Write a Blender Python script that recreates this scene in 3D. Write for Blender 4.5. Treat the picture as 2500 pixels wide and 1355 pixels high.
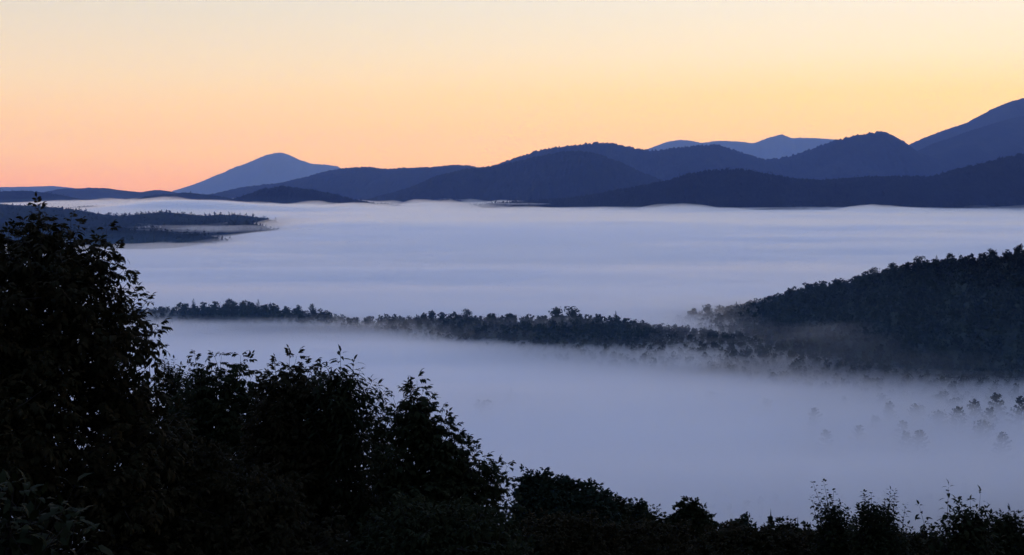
import bpy, math, random
import numpy as np
from mathutils import Vector, Matrix

scene = bpy.context.scene
for o in list(bpy.data.objects):
    bpy.data.objects.remove(o, do_unlink=True)
rng = np.random.default_rng(7)
random.seed(7)

# ---------------------------------------------------------------- camera
F = 3434.0                      # focal length in photograph pixels (2500 wide)
CAM_Z = 150.0                   # eye height above the level of the valley fog
PITCH = math.atan((677.5 - 470.0) / F)
cam_d = bpy.data.cameras.new('camera')
cam_d.sensor_width = 36.0
cam_d.lens = 36.0 * F / 2500.0
cam_d.clip_start = 0.1
cam_d.clip_end = 200000.0
cam = bpy.data.objects.new('camera', cam_d)
scene.collection.objects.link(cam)
cam.location = (0, 0, CAM_Z)
cam.rotation_euler = (math.pi / 2 - PITCH, 0, 0)
scene.camera = cam
CP, SP = math.cos(PITCH), math.sin(PITCH)


def P(px, py, y):
    """World point at distance y (along +Y) seen at photograph pixel px, py."""
    u = (px - 1250.0) / F
    v = (677.5 - py) / F
    dy = CP + v * SP
    dz = -SP + v * CP
    k = y / dy
    return np.array((u * k, y, CAM_Z + dz * k))


# ---------------------------------------------------------------- dawn sky
world = bpy.data.worlds.new('World')
scene.world = world
world.use_nodes = True
wn, wl = world.node_tree.nodes, world.node_tree.links
wn.clear()


def srgb(r, g, b):
    f = lambda c: (c / 255 / 12.92) if c / 255 <= 0.04045 else ((c / 255 + 0.055) / 1.055) ** 2.4
    return (f(r), f(g), f(b), 1.0)


def ramp(nodes, stops, interp='B_SPLINE'):
    n = nodes.new('ShaderNodeValToRGB')
    cr = n.color_ramp
    cr.interpolation = interp
    while len(cr.elements) < len(stops):
        cr.elements.new(0.5)
    for e, (p, c) in zip(cr.elements, stops):
        e.position = p
        e.color = c
    return n


SKY = 2.0
tc = wn.new('ShaderNodeTexCoord')
sep = wn.new('ShaderNodeSeparateXYZ')
wl.new(tc.outputs['Generated'], sep.inputs[0])
# height over the horizon, sqrt-spread so that the low glow gets most of the ramp
mx = wn.new('ShaderNodeMath'); mx.operation = 'MAXIMUM'; mx.inputs[1].default_value = 0.0
wl.new(sep.outputs['Z'], mx.inputs[0])
sq = wn.new('ShaderNodeMath'); sq.operation = 'SQRT'
wl.new(mx.outputs[0], sq.inputs[0])
# glow side (towards the sun below the horizon), sides and the far side of the sky; the factor is radiance
def sk(f, r, g, b):
    c = srgb(r, g, b)
    return (c[0] * f / SKY, c[1] * f / SKY, c[2] * f / SKY, 1.0)


glow = ramp(wn, [(0.00, sk(1.55, 255, 206, 84)), (0.17, sk(1.48, 255, 212, 92)), (0.26, sk(1.30, 255, 220, 130)),
                 (0.31, sk(1.18, 255, 236, 200)), (0.37, sk(1.08, 252, 244, 232)), (0.46, sk(1.0, 228, 234, 250)),
                 (0.62, sk(1.0, 186, 204, 250)), (0.82, sk(1.0, 150, 176, 236)), (1.0, sk(1.0, 136, 163, 231))], 'LINEAR')
side = ramp(wn, [(0.00, sk(1.5, 240, 160, 70)), (0.10, sk(1.4, 250, 178, 82)), (0.17, sk(1.38, 254, 204, 104)),
                 (0.23, sk(1.22, 255, 214, 152)), (0.28, sk(1.10, 253, 227, 188)), (0.37, sk(1.02, 232, 226, 214)),
                 (0.46, sk(1.0, 206, 214, 238)), (0.62, sk(1.0, 168, 190, 242)), (0.82, sk(1.0, 145, 170, 234)),
                 (1.0, sk(1.0, 136, 163, 231))], 'LINEAR')
back = ramp(wn, [(0.00, sk(0.6, 96, 104, 150)), (0.20, sk(0.6, 128, 124, 172)), (0.36, sk(0.65, 150, 146, 196)),
                 (0.50, sk(0.75, 144, 160, 226)), (0.75, sk(0.9, 138, 164, 231)), (1.0, sk(1.0, 136, 163, 231))], 'LINEAR')
for r_ in (glow, side, back):
    wl.new(sq.outputs[0], r_.inputs[0])
SUN_AZ = math.radians(24.0)     # the sun stands below the horizon behind the mountains on the right
dotn = wn.new('ShaderNodeVectorMath'); dotn.operation = 'DOT_PRODUCT'
xy = wn.new('ShaderNodeCombineXYZ')
wl.new(sep.outputs['X'], xy.inputs[0]); wl.new(sep.outputs['Y'], xy.inputs[1])
nrm = wn.new('ShaderNodeVectorMath'); nrm.operation = 'NORMALIZE'
wl.new(xy.outputs[0], nrm.inputs[0])
wl.new(nrm.outputs[0], dotn.inputs[0])
dotn.inputs[1].default_value = (math.sin(SUN_AZ), math.cos(SUN_AZ), 0)
ac = wn.new('ShaderNodeMath'); ac.operation = 'ARCCOSINE'
wl.new(dotn.outputs['Value'], ac.inputs[0])


def mrange(a, b):
    m = wn.new('ShaderNodeMapRange'); m.interpolation_type = 'SMOOTHSTEP'
    m.inputs['From Min'].default_value = math.radians(a)
    m.inputs['From Max'].default_value = math.radians(b)
    wl.new(ac.outputs[0], m.inputs['Value'])
    return m


m1, m2 = mrange(2, 50), mrange(45, 150)
mixa = wn.new('ShaderNodeMix'); mixa.data_type = 'RGBA'
wl.new(m1.outputs[0], mixa.inputs['Factor'])
wl.new(glow.outputs[0], mixa.inputs['A']); wl.new(side.outputs[0], mixa.inputs['B'])
mixb = wn.new('ShaderNodeMix'); mixb.data_type = 'RGBA'
wl.new(m2.outputs[0], mixb.inputs['Factor'])
wl.new(mixa.outputs['Result'], mixb.inputs['A']); wl.new(back.outputs[0], mixb.inputs['B'])
bg = wn.new('ShaderNodeBackground'); bg.inputs['Strength'].default_value = SKY
wl.new(mixb.outputs['Result'], bg.inputs['Color'])
wo = wn.new('ShaderNodeOutputWorld')
wl.new(bg.outputs[0], wo.inputs['Surface'])

vs = scene.view_settings
vs.view_transform = 'Standard'; vs.look = 'None'; vs.gamma = 1.0; vs.exposure = 0.0
vs.use_curve_mapping = False
scene.render.engine = 'CYCLES'
cy = scene.cycles
cy.max_bounces = 10; cy.diffuse_bounces = 3; cy.glossy_bounces = 2; cy.transmission_bounces = 2
cy.volume_bounces = 9; cy.transparent_max_bounces = 8
cy.use_denoising = True
cy.use_adaptive_sampling = True
cy.adaptive_threshold = 0.03
cy.sample_clamp_indirect = 4.0

# ---------------------------------------------------------------- helpers
COL = scene.collection


_TAB = {}


def noise2(x, y, seed=0):
    """Smooth value noise in -1..1."""
    if seed not in _TAB:
        _TAB[seed] = np.random.default_rng(seed).random((256, 256))
    tab = _TAB[seed]
    xi = np.floor(x).astype(int); yi = np.floor(y).astype(int)
    fx = x - xi; fy = y - yi
    fx = fx * fx * fx * (fx * (fx * 6 - 15) + 10); fy = fy * fy * fy * (fy * (fy * 6 - 15) + 10)
    g = lambda i, j: tab[i % 256, j % 256]
    a = g(xi, yi) * (1 - fx) + g(xi + 1, yi) * fx
    b = g(xi, yi + 1) * (1 - fx) + g(xi + 1, yi + 1) * fx
    return (a * (1 - fy) + b * fy) * 2 - 1


def fbm(x, y, seed=0, octv=4):
    s, a, t = 0.0, 1.0, 0.0
    for k in range(octv):
        s = s + a * noise2(x * 2 ** k + 17.3 * k, y * 2 ** k + 5.1 * k, seed + k)
        t += a; a *= 0.5
    return s / t


def mesh_from(name, verts, tris=None, quads=None, smooth=False, mats=None):
    me = bpy.data.meshes.new(name)
    verts = np.asarray(verts, dtype=np.float32)
    nt = 0 if tris is None else len(tris)
    nq = 0 if quads is None else len(quads)
    me.vertices.add(len(verts)); me.vertices.foreach_set('co', verts.ravel())
    idx = []
    starts = []
    if nt:
        idx.append(np.asarray(tris, dtype=np.int32).ravel()); starts.append(np.arange(nt) * 3)
    if nq:
        idx.append(np.asarray(quads, dtype=np.int32).ravel()); starts.append(nt * 3 + np.arange(nq) * 4)
    idx = np.concatenate(idx); starts = np.concatenate(starts).astype(np.int32)
    me.loops.add(len(idx)); me.loops.foreach_set('vertex_index', idx)
    me.polygons.add(nt + nq); me.polygons.foreach_set('loop_start', starts)
    if smooth:
        me.polygons.foreach_set('use_smooth', np.ones(nt + nq, dtype=bool))
    if mats is not None:
        me.polygons.foreach_set('material_index', np.asarray(mats, dtype=np.int32))
    me.update(calc_edges=True)
    return me


def link(name, me, mat=None, parent=None, kind=None, label=None, category=None, group=None, loc=None):
    o = bpy.data.objects.new(name, me)
    COL.objects.link(o)
    if mat is not None and me is not None and not me.materials:
        for m in (mat if isinstance(mat, (list, tuple)) else [mat]):
            me.materials.append(m)
    if parent is not None:
        o.parent = parent
    if loc is not None:
        o.location = loc
    if kind: o['kind'] = kind
    if label: o['label'] = label
    if category: o['category'] = category
    if group: o['group'] = group
    return o


def grid_quads(nx, ny):
    i = np.arange(nx - 1)[None, :] + (np.arange(ny - 1) * nx)[:, None]
    i = i.ravel()
    return np.stack([i, i + 1, i + nx + 1, i + nx], 1)


def surf(name, c1, c2, scale, rough=0.95, c3=None, detail=4.0, bump=0.0, spec=0.05):
    m = bpy.data.materials.new(name); m.use_nodes = True
    n, l = m.node_tree.nodes, m.node_tree.links
    b = n['Principled BSDF']
    b.inputs['Roughness'].default_value = rough
    b.inputs['Specular IOR Level'].default_value = spec
    t = n.new('ShaderNodeTexCoord')
    nz = n.new('ShaderNodeTexNoise'); nz.inputs['Scale'].default_value = scale; nz.inputs['Detail'].default_value = detail
    l.new(t.outputs['Object'], nz.inputs['Vector'])
    st = [(0.35, (*c1, 1)), (0.62, (*c2, 1))]
    if c3: st.append((0.75, (*c3, 1)))
    r = ramp(n, st, 'LINEAR')
    l.new(nz.outputs['Fac'], r.inputs[0]); l.new(r.outputs[0], b.inputs['Base Color'])
    if bump:
        bp = n.new('ShaderNodeBump'); bp.inputs['Strength'].default_value = bump
        l.new(nz.outputs['Fac'], bp.inputs['Height']); l.new(bp.outputs[0], b.inputs['Normal'])
    return m


def leafmat(name, base, var, rough=0.55, trans=0.15, spec=0.2):
    m = bpy.data.materials.new(name); m.use_nodes = True
    n, l = m.node_tree.nodes, m.node_tree.links
    b = n['Principled BSDF']
    b.inputs['Roughness'].default_value = rough
    b.inputs['Specular IOR Level'].default_value = spec
    g = n.new('ShaderNodeNewGeometry')
    st = [(0.0, (*base, 1)), (0.55, (*[(a + c) / 2 for a, c in zip(base, var)], 1)), (1.0, (*var, 1))]
    r = ramp(n, st, 'LINEAR')
    l.new(g.outputs['Random Per Island'], r.inputs[0]); l.new(r.outputs[0], b.inputs['Base Color'])
    if trans:
        tr = n.new('ShaderNodeBsdfTranslucent'); l.new(r.outputs[0], tr.inputs['Color'])
        mix = n.new('ShaderNodeMixShader'); mix.inputs[0].default_value = trans
        out = n['Material Output']
        l.new(b.outputs[0], mix.inputs[1]); l.new(tr.outputs[0], mix.inputs[2]); l.new(mix.outputs[0], out.inputs['Surface'])
    return m


def volmat(name, color, density, aniso=0.0):
    m = bpy.data.materials.new(name); m.use_nodes = True
    n, l = m.node_tree.nodes, m.node_tree.links
    n.clear()
    v = n.new('ShaderNodeVolumePrincipled')
    v.inputs['Color'].default_value = (*color, 1)
    v.inputs['Absorption Color'].default_value = (1, 1, 1, 1)
    v.inputs['Density'].default_value = density
    v.inputs['Anisotropy'].default_value = aniso
    o = n.new('ShaderNodeOutputMaterial')
    l.new(v.outputs[0], o.inputs['Volume'])
    return m


M_FOREST = surf('far_forest', (0.002, 0.007, 0.008), (0.005, 0.011, 0.010), 0.012, c3=(0.010, 0.012, 0.008), detail=8)
M_GROUND = surf('forest_floor', (0.016, 0.018, 0.010), (0.030, 0.028, 0.016), 0.05, detail=6, bump=0.3)
M_BARK = surf('bark', (0.020, 0.017, 0.014), (0.045, 0.038, 0.030), 9.0, detail=6, bump=0.5)

# ---------------------------------------------------------------- ground and near ridges
CREST = [(-500, 770, 1800, 120), (0, 763, 1780, 120), (200, 757, 1750, 110), (370, 750, 1720, 95), (480, 740, 1700, 95),
         (560, 737, 1690, 95), (640, 742, 1680, 95), (740, 754, 1670, 95), (840, 767, 1640, 100), (940, 776, 1610, 120),
         (1040, 770, 1590, 160), (1130, 766, 1570, 230), (1250, 766, 1550, 300), (1380, 765, 1540, 345),
         (1500, 772, 1530, 370), (1580, 788, 1520, 380), (1640, 794, 1510, 390), (1720, 796, 1480, 380), (1800, 806, 1450, 350)]
HILLC = [(1560, 800, 1720, 300), (1640, 782, 1710, 500), (1690, 765, 1700, 800), (1800, 748, 1680, 680), (1900, 722, 1650, 620),
         (2030, 690, 1620, 590), (2150, 660, 1600, 560), (2250, 640, 1580, 540), (2350, 626, 1560, 520),
         (2500, 604, 1530, 483), (2700, 575, 1500, 470), (3000, 550, 1470, 470), (3400, 545, 1450, 470)]
TREE_H = 17.0


def crest_arrays(c):
    pts = np.array([P(a, b, d) for a, b, d, w in c])
    return pts[:, 0], pts[:, 1], pts[:, 2] - TREE_H, np.array([w for *_, w in c], float)


def sstep(t):
    t = np.clip(t, 0, 1)
    return t * t * (3 - 2 * t)


def valley_floor(x, y):
    return -44.0 + 5.0 * fbm(x / 420.0, y / 420.0, 11, 3) + 18 * sstep((x + 50) / 380) * sstep((1250 - y) / 250) - 30 * sstep((250 - x) / 300) * sstep((y - 780) / 250) * sstep((1500 - y) / 250) + 21 * sstep((900 - y) / 280) + 42 * np.exp(-((x + 12) / 110) ** 2 - ((y - 1095) / 100) ** 2)


def ground_z(x, y):
    x = np.asarray(x, float); y = np.asarray(y, float)
    fl = valley_floor(x, y)
    # the hillside under the camera
    hs = 148.2 - 0.30 * np.maximum(y, -80) - 0.05 * np.maximum(y - 30, 0) + 1.2 * fbm(x / 30, y / 30, 3, 3)
    hs = np.where(y > 20, hs + 5 * fbm(x / 160, y / 160, 31, 3) * sstep((y - 20) / 120), hs)
    z = fl + np.log1p(np.exp(np.clip((hs - fl) / 6.0, -30, 40))) * 6.0
    for c, wb in ((CREST, 130.0), (HILLC, 420.0)):
        cx, cyy, cz, cw = crest_arrays(c)
        yc = np.interp(x, cx, cyy); zc = np.interp(x, cx, cz); w = np.interp(x, cx, cw)
        zc = np.where(x < cx[0], zc, zc)
        edge = sstep((x - (cx[0] - 300)) / 300) * sstep(((cx[-1] + 300) - x) / 300)
        t = (y - yc)
        u = np.where(t < 0, -t / w, t / wb)
        sh = np.where(t < 0, 1 - np.clip(u, 0, 1) ** 2.4, 1 - sstep(u))
        amp = (zc - fl) * edge
        rid = fl + amp * sh + np.clip(amp, 0, 60) * 0.10 * fbm(x / 120, y / 160, 21, 3) * sstep(u * 3) * sstep((1 - u) * 3)
        z = np.maximum(z, rid)
    return z


gx = np.unique(np.concatenate([np.linspace(-40000, -3000, 40), np.linspace(-3000, -900, 40), np.linspace(-900, 1100, 220),
                               np.linspace(1100, 3000, 40), np.linspace(3000, 40000, 40)]))
gy = np.unique(np.concatenate([np.linspace(-1500, -60, 12), np.linspace(-60, 120, 60), np.linspace(120, 2300, 240),
                               np.linspace(2300, 82000, 70)]))
GX, GY = np.meshgrid(gx, gy)
GZ = ground_z(GX, GY)
ground = link('ground', mesh_from('ground', np.stack([GX, GY, GZ], -1).reshape(-1, 3), quads=grid_quads(len(gx), len(gy)), smooth=True),
              M_GROUND, kind='structure')


# ---------------------------------------------------------------- far hills and mountains
HILLS = {}


def hill(name, prof, d, depth, base=-50.0, spike=6.0, step=2.5, wig=0.03, seed=1, rows=44, back=None, rough=0.10):
    """A wooded ridge: crest profile given by photograph pixels at distance d, real slopes in front and behind."""
    px = np.arange(prof[0][0], prof[-1][0] + 1, step)
    pp = np.array(prof, float)
    py = np.interp(px, pp[:, 0], pp[:, 1])
    k = np.ones(5) / 5
    pad = np.pad(py, 2, mode='edge')
    py = 0.5 * py + 0.5 * np.convolve(pad, k, 'valid')
    py = py + 1.1 * fbm(px / 38.0, px * 0 + seed, seed + 3, 3)
    n = len(px)
    yc = d * (1 + wig * noise2(px / 170.0, px * 0 + 3.3, seed))
    W = np.array([P(a, b, c) for a, b, c in zip(px, py, yc)])
    x, zc = W[:, 0], W[:, 2]
    r = np.random.default_rng(seed + 50)
    tf = np.concatenate([-np.linspace(1, 0.12, rows) ** 1.0, np.linspace(-0.10, 0.0, 8), np.linspace(0.03, 1, 12)])
    back = back or depth
    X = np.repeat(x[None, :], len(tf), 0)
    Y = yc[None, :] + np.where(tf < 0, tf * depth, tf * back)[:, None]
    u = np.abs(tf)[:, None]
    g = 0.6 * (1 - u) + 0.4 * (0.5 + 0.5 * np.cos(np.pi * u))
    H = np.maximum(zc - base, 1.0)[None, :]
    Z = base + H * g
    Z = Z + H * rough * fbm(X / (depth * 0.30), Y / (depth * 0.5), seed + 9, 4) * sstep(u * 4) * sstep((1 - u) * 5) * 2.0
    Z = Z + spike * (r.random(Z.shape) ** 1.6 - 0.3)
    me = mesh_from(name, np.stack([X, Y, Z], -1).reshape(-1, 3), quads=grid_quads(n, len(tf)))
    HILLS[seed] = (X, Y, Z, np.abs(tf) * np.sign(tf + 1e-9))
    return link(name, me, M_FOREST, kind='structure')


hill('mountain', [(1500, 402), (1560, 372), (1600, 356), (1630, 346), (1660, 341), (1690, 345), (1712, 349), (1760, 343), (1800, 345),
                  (1840, 349), (1880, 335), (1908, 328), (1932, 338), (1952, 337), (2000, 338), (2045, 340), (2100, 352), (2200, 395), (2300, 430)],
     64000, 6000, spike=24, seed=3)
hill('mountain', [(-700, 462), (-300, 450), (-50, 458), (40, 456), (130, 454), (170, 458), (230, 470), (300, 480), (420, 486)], 62000, 4000, spike=20, seed=5)
hill('mountain', [(380, 486), (430, 470), (470, 453), (500, 441), (560, 416), (620, 391), (650, 378), (670, 374), (684, 372), (700, 376), (730, 390),
                  (760, 400), (800, 402), (824, 405), (845, 418), (900, 440), (1000, 470), (1100, 486)], 74000, 6000, spike=24, seed=7)
hill('mountain', [(2120, 410), (2190, 368), (2230, 348), (2300, 319), (2360, 300), (2420, 267), (2470, 246), (2500, 240), (2580, 228), (2680, 226),
                  (2800, 252), (2950, 300), (3200, 390), (3500, 440)], 27000, 4500, spike=14, seed=11)
hill('hill', [(-400, 486), (20, 484), (100, 472), (160, 461), (220, 458), (260, 460), (300, 465), (345, 469), (390, 464), (415, 467), (432, 472),
              (520, 488), (600, 492)], 23000, 2400, spike=10, seed=13)
hill('mountain', [(430, 488), (520, 474), (600, 457), (680, 448), (740, 435), (800, 418), (840, 411), (890, 408), (940, 413), (1000, 411), (1060, 408),
                  (1110, 403), (1150, 405), (1180, 412), (1250, 430), (1400, 468), (1500, 486)], 22500, 3500, spike=28, seed=17)
hill('mountain', [(2080, 440), (2160, 405), (2220, 378), (2280, 350), (2350, 326), (2420, 302), (2500, 281), (2600, 262), (2750, 246), (2950, 280),
                  (3300, 400)], 21000, 3500, spike=12, seed=19)
hill('mountain', [(1080, 445), (1160, 420), (1200, 408), (1260, 387), (1310, 369), (1360, 359), (1420, 353), (1470, 349), (1510, 353), (1550, 363),
                  (1580, 368), (1610, 367), (1660, 361), (1710, 355), (1750, 355), (1790, 366), (1830, 381), (1870, 391), (1900, 389), (1950, 376),
                  (2000, 358), (2040, 344), (2080, 334), (2130, 325), (2158, 322), (2176, 332), (2196, 352), (2212, 364), (2240, 376),
                  (2320, 405), (2450, 440), (2700, 470)], 20500, 3600, spike=40, seed=23)
hill('mountain', [(840, 494), (900, 487), (950, 474), (1010, 456), (1070, 430), (1130, 415), (1180, 409), (1250, 398), (1300, 385), (1370, 371),
                  (1415, 368), (1460, 376), (1520, 400), (1600, 436), (1680, 464), (1760, 480)], 14300, 2600, spike=24, seed=29)
hill('hill', [(-500, 470), (-100, 470), (0, 468), (60, 466), (120, 472), (180, 484), (250, 491), (330, 485), (400, 475), (450, 471), (520, 478),
              (560, 486), (640, 494), (700, 497)], 13500, 1500, spike=12, seed=31)
hill('hill', [(500, 504), (550, 494), (600, 478), (640, 464), (690, 457), (740, 461), (800, 472), (860, 487), (920, 499), (1000, 505), (1060, 500),
              (1100, 505), (1160, 510)], 10500, 1100, spike=20, seed=37, step=2)
hill('hill', [(1080, 512), (1150, 503), (1280, 492), (1400, 484), (1480, 470), (1560, 455), (1640, 438), (1690, 423), (1740, 416), (1800, 414),
              (1850, 421), (1930, 436), (2000, 442), (2060, 438), (2120, 433), (2200, 432), (2270, 433), (2330, 416), (2400, 400), (2450, 385),
              (2500, 376), (2600, 350), (2800, 335), (3100, 400), (3300, 470)], 9600, 1300, spike=20, seed=41, step=2)
hill('hill', [(1520, 513), (1650, 507), (1780, 503), (1900, 499), (1990, 490), (2060, 495), (2150, 501), (2240, 503), (2320, 508), (2420, 511)],
     8700, 300, base=0, spike=13, seed=43, step=2, rows=16)
hill('hill', [(120, 514), (180, 507), (220, 503), (280, 505), (330, 508), (400, 513)], 9300, 300, base=20, spike=12, seed=47, step=2, rows=14)
# the wooded point on the left with two lower spurs in front
hill('hill', [(-700, 480), (-300, 486), (0, 500), (60, 504), (140, 508), (200, 516), (260, 526), (300, 530), (340, 526), (400, 519), (440, 524),
              (500, 528), (540, 525), (580, 527), (640, 533), (690, 547), (740, 565)], 5600, 1700, spike=9, seed=53, step=1.25, back=500, rough=0.16)
hill('hill', [(200, 590), (300, 573), (345, 561), (395, 557), (430, 548), (470, 551), (515, 540), (555, 546), (600, 544), (640, 556), (690, 573), (740, 592)], 4900, 700,
     base=-60, spike=9, seed=59, step=1.25, rows=26, back=400, rough=0.2, wig=0.06)
hill('hill', [(-300, 552), (-100, 554), (60, 556), (160, 560), (250, 568), (300, 561), (345, 571), (390, 565), (430, 576), (470, 572), (515, 585), (555, 588), (620, 608)], 4150, 520,
     base=-60, spike=9, seed=71, step=1.25, rows=26, back=400, rough=0.2, wig=0.06)


# ---------------------------------------------------------------- valley fog
def fog_sheet(name, xs, ys, topf, bottom, mat):
    X, Y = np.meshgrid(xs, ys)
    T = topf(X, Y)
    nx, ny = len(xs), len(ys)
    top = np.stack([X, Y, T], -1).reshape(-1, 3)
    q = grid_quads(nx, ny)
    # rim walls and floor close the body of air
    ring = np.concatenate([np.arange(nx), nx * np.arange(1, ny) + nx - 1, (ny - 1) * nx + np.arange(nx - 2, -1, -1), nx * np.arange(ny - 2, 0, -1)])
    low = top[ring].copy(); low[:, 2] = bottom
    n0 = len(top); m = len(ring)
    j = np.arange(m); jn = (j + 1) % m
    walls = np.stack([ring[j], n0 + j, n0 + jn, ring[jn]], 1)
    verts = np.concatenate([top, low])
    me = bpy.data.meshes.new(name)
    quads = np.concatenate([q, walls])
    faces_idx = np.concatenate([quads.ravel(), (n0 + j)[::-1]]).astype(np.int32)
    starts = np.concatenate([np.arange(len(quads)) * 4, [len(quads) * 4]]).astype(np.int32)
    me.vertices.add(len(verts)); me.vertices.foreach_set('co', verts.astype(np.float32).ravel())
    me.loops.add(len(faces_idx)); me.loops.foreach_set('vertex_index', faces_idx)
    me.polygons.add(len(starts)); me.polygons.foreach_set('loop_start', starts)
    me.update(calc_edges=True)
    return link(name, me, mat, kind='stuff')


def fog_top(X, Y):
    z = np.interp(Y, [300, 1000, 1400, 1700, 2200, 2480, 2750, 3400, 4300, 5000, 9000, 20000], [-1, 0, 0, 4, 12, 16, -8, 2, 36, 39, 40, 42])
    far = sstep((Y - 1600) / 900)
    z = z + far * (14 * fbm(X / 2200 + Y / 5000, Y / 560, 61, 3) + 6 * fbm(X / 460, Y / 190, 64, 4))
    z = z + (1 - far) * (3.4 * fbm(X / 420, Y / 150, 67, 3) + 1.2 * fbm(X / 120, Y / 60, 69, 2))
    # the fog lies lower round the wooded point on the left
    z = z - 36 * sstep((-640 - X) / 420) * sstep((Y - 3450) / 500) * sstep((6200 - Y) / 700)
    # a tongue of fog pouring over the low ground behind the left point
    c = P(440, 497, 7600)
    z = z + 62 * np.exp(-((X - c[0]) / 420) ** 2 - ((Y - c[1]) / 700) ** 2) + 30 * np.exp(-((X - c[0] - 700) / 600) ** 2 - ((Y - c[1]) / 700) ** 2)
    return z


FOG = volmat('valley_fog', (1.0, 1.0, 1.0), 0.026, 0.60)
fog_sheet('fog', np.linspace(-7000, 7000, 420), np.concatenate([np.linspace(250, 2500, 120), np.geomspace(2530, 14500, 150)]), fog_top, -92.0, FOG)



def veil_top(X, Y):
    far = sstep((Y - 1500) / 900)
    n = fbm(X / 1500 + Y / 4000, Y / 330, 81, 4) + 0.55 * fbm(X / 240, Y / 110, 85, 4)
    lift = 7.0 * (1 - far) + (9 + 17 * far) * np.clip(n + 0.04, -0.3, 1.0)
    lift = lift + 9 * sstep((Y - 4300) / 900) + 5 * np.exp(-((Y - 2350) / 260) ** 2) * sstep((X + 100) / 300)
    lift = lift + 60 * sstep((Y - 7300) / 500) * np.clip(fbm(X / 520, Y / 900, 91, 5) + 0.08, 0, 1)
    win = sstep((-560 - X) / 300) * sstep((Y - 3300) / 400) * sstep((6000 - Y) / 500)
    lift = lift + win * 26 * np.clip(fbm(X / 170, Y / 330, 95, 4) + 0.05, 0, 1)
    return fog_top(X, Y) - 1.0 + lift


fog_sheet('mist', np.linspace(-7000, 7000, 420), np.concatenate([np.linspace(270, 2500, 150), np.geomspace(2530, 14400, 170)]), veil_top, -91.5,
          volmat('fog_veil', (1.0, 1.0, 1.0), 0.0038, 0.86))


def mist_bank(name, c, size, density, seed, lean=0.0, nu=56, nv=24):
    """A drifting rag of thin mist: uneven flattened closed bodies, one inside the other, so that its rim thins out."""
    mat = volmat(name, (1, 1, 1), density / (3.0 if c[1] < 7000 else 1.6), 0.6)
    u = np.arange(nu) / nu * 2 * np.pi
    v = np.linspace(0, np.pi, nv)
    U, Vv = np.meshgrid(u, v)
    X, Y, Z = np.cos(U) * np.sin(Vv), np.sin(U) * np.sin(Vv), np.cos(Vv)
    idx = np.arange(nu * nv).reshape(nv, nu)
    quads = np.stack([idx[:-1], idx[1:], np.roll(idx, -1, 1)[1:], np.roll(idx, -1, 1)[:-1]], -1).reshape(-1, 4)
    for k, sc in enumerate((1.25, 0.95, 0.62) if c[1] < 7000 else (1.0,)):
        n = 1 + 0.55 * fbm(X * 1.6 + 5 + k * 0.3, Y * 1.6 + Z * 1.2 + 9, seed, 4) + 0.22 * fbm(X * 5 + 3, Z * 4 + 2 + k, seed + 7, 3)
        n = np.maximum(n, 0.25) * sc
        pts = np.stack([X * n * size[0], Y * n * size[1], Z * n * size[2] * (1.0 + 0.2 * k) + lean * X * n * size[0]], -1) + np.asarray(c)
        link(name, mesh_from(name, pts.reshape(-1, 3), quads=quads), mat, kind='stuff')


for q, (px, py, Y, sz, dn, ln) in enumerate([
        (2060, 822, 1300, (70, 45, 8), 0.0011, -0.06), (2130, 838, 1260, (60, 40, 7), 0.0011, -0.10), (1960, 850, 1240, (80, 40, 7), 0.0008, -0.03),
        (2210, 885, 1150, (90, 45, 7), 0.0008, -0.06), (2010, 808, 1340, (45, 30, 6), 0.0014, 0.05), (1850, 870, 1220, (90, 40, 7), 0.0008, 0.0),
        (1300, 786, 1500, (60, 35, 4), 0.002, 0.0), (1400, 790, 1490, (40, 25, 4), 0.002, 0.0), (1750, 795, 1460, (80, 50, 6), 0.0018, 0.0), (880, 812, 1540, (160, 60, 7), 0.004, -0.01),
        (1000, 800, 1560, (90, 40, 5), 0.004, -0.01), (600, 796, 1560, (140, 70, 7), 0.004, 0.0), 
        (560, 558, 4500, (240, 160, 9), 0.0028, 0.0), 
        (2050, 510, 8400, (700, 200, 10), 0.004, 0.0), (1700, 509, 8300, (400, 160, 9), 0.004, 0.0), (2330, 512, 8000, (350, 160, 9), 0.004, 0.0),
        (1500, 509, 8300, (500, 200, 10), 0.003, 0.0), (1150, 499, 9500, (420, 300, 14), 0.004, 0.0)]):
    mist_bank('mist', P(px, py, Y), sz, dn, 400 + q, ln)

fog_sheet('mist', np.linspace(-1500, 1500, 60), np.linspace(560, 3000, 60),
          lambda X, Y: 75 + 18 * fbm(X / 500, Y / 400, 77, 3), -91.0, volmat('thin_valley_mist', (0.34, 0.66, 1.0), 8.5e-5, 0.5))

fog_sheet('mist', np.linspace(-6000, 200, 60), np.linspace(3050, 8000, 60),
          lambda X, Y: 5 + (125 + 40 * fbm(X / 900, Y / 700, 79, 3)) * sstep((200 - X) / 1300) * sstep((8000 - Y) / 2200) * sstep((Y - 3050) / 700), -91.2, volmat('thin_far_mist', (0.34, 0.62, 1.0), 4.5e-5, 0.5))

# ---------------------------------------------------------------- clear-air haze
hz = mesh_from('haze', [(x, y, z) for x in (-42000, 42000) for y in (-2500, 86000) for z in (-94.0, 3200.0)],
               quads=[(0, 1, 3, 2), (4, 6, 7, 5), (0, 4, 5, 1), (2, 3, 7, 6), (0, 2, 6, 4), (1, 5, 7, 3)])
link('haze', hz, volmat('clear_air', (0.26, 0.42, 1.0), 1.95e-5, 0.6), kind='stuff')

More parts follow.
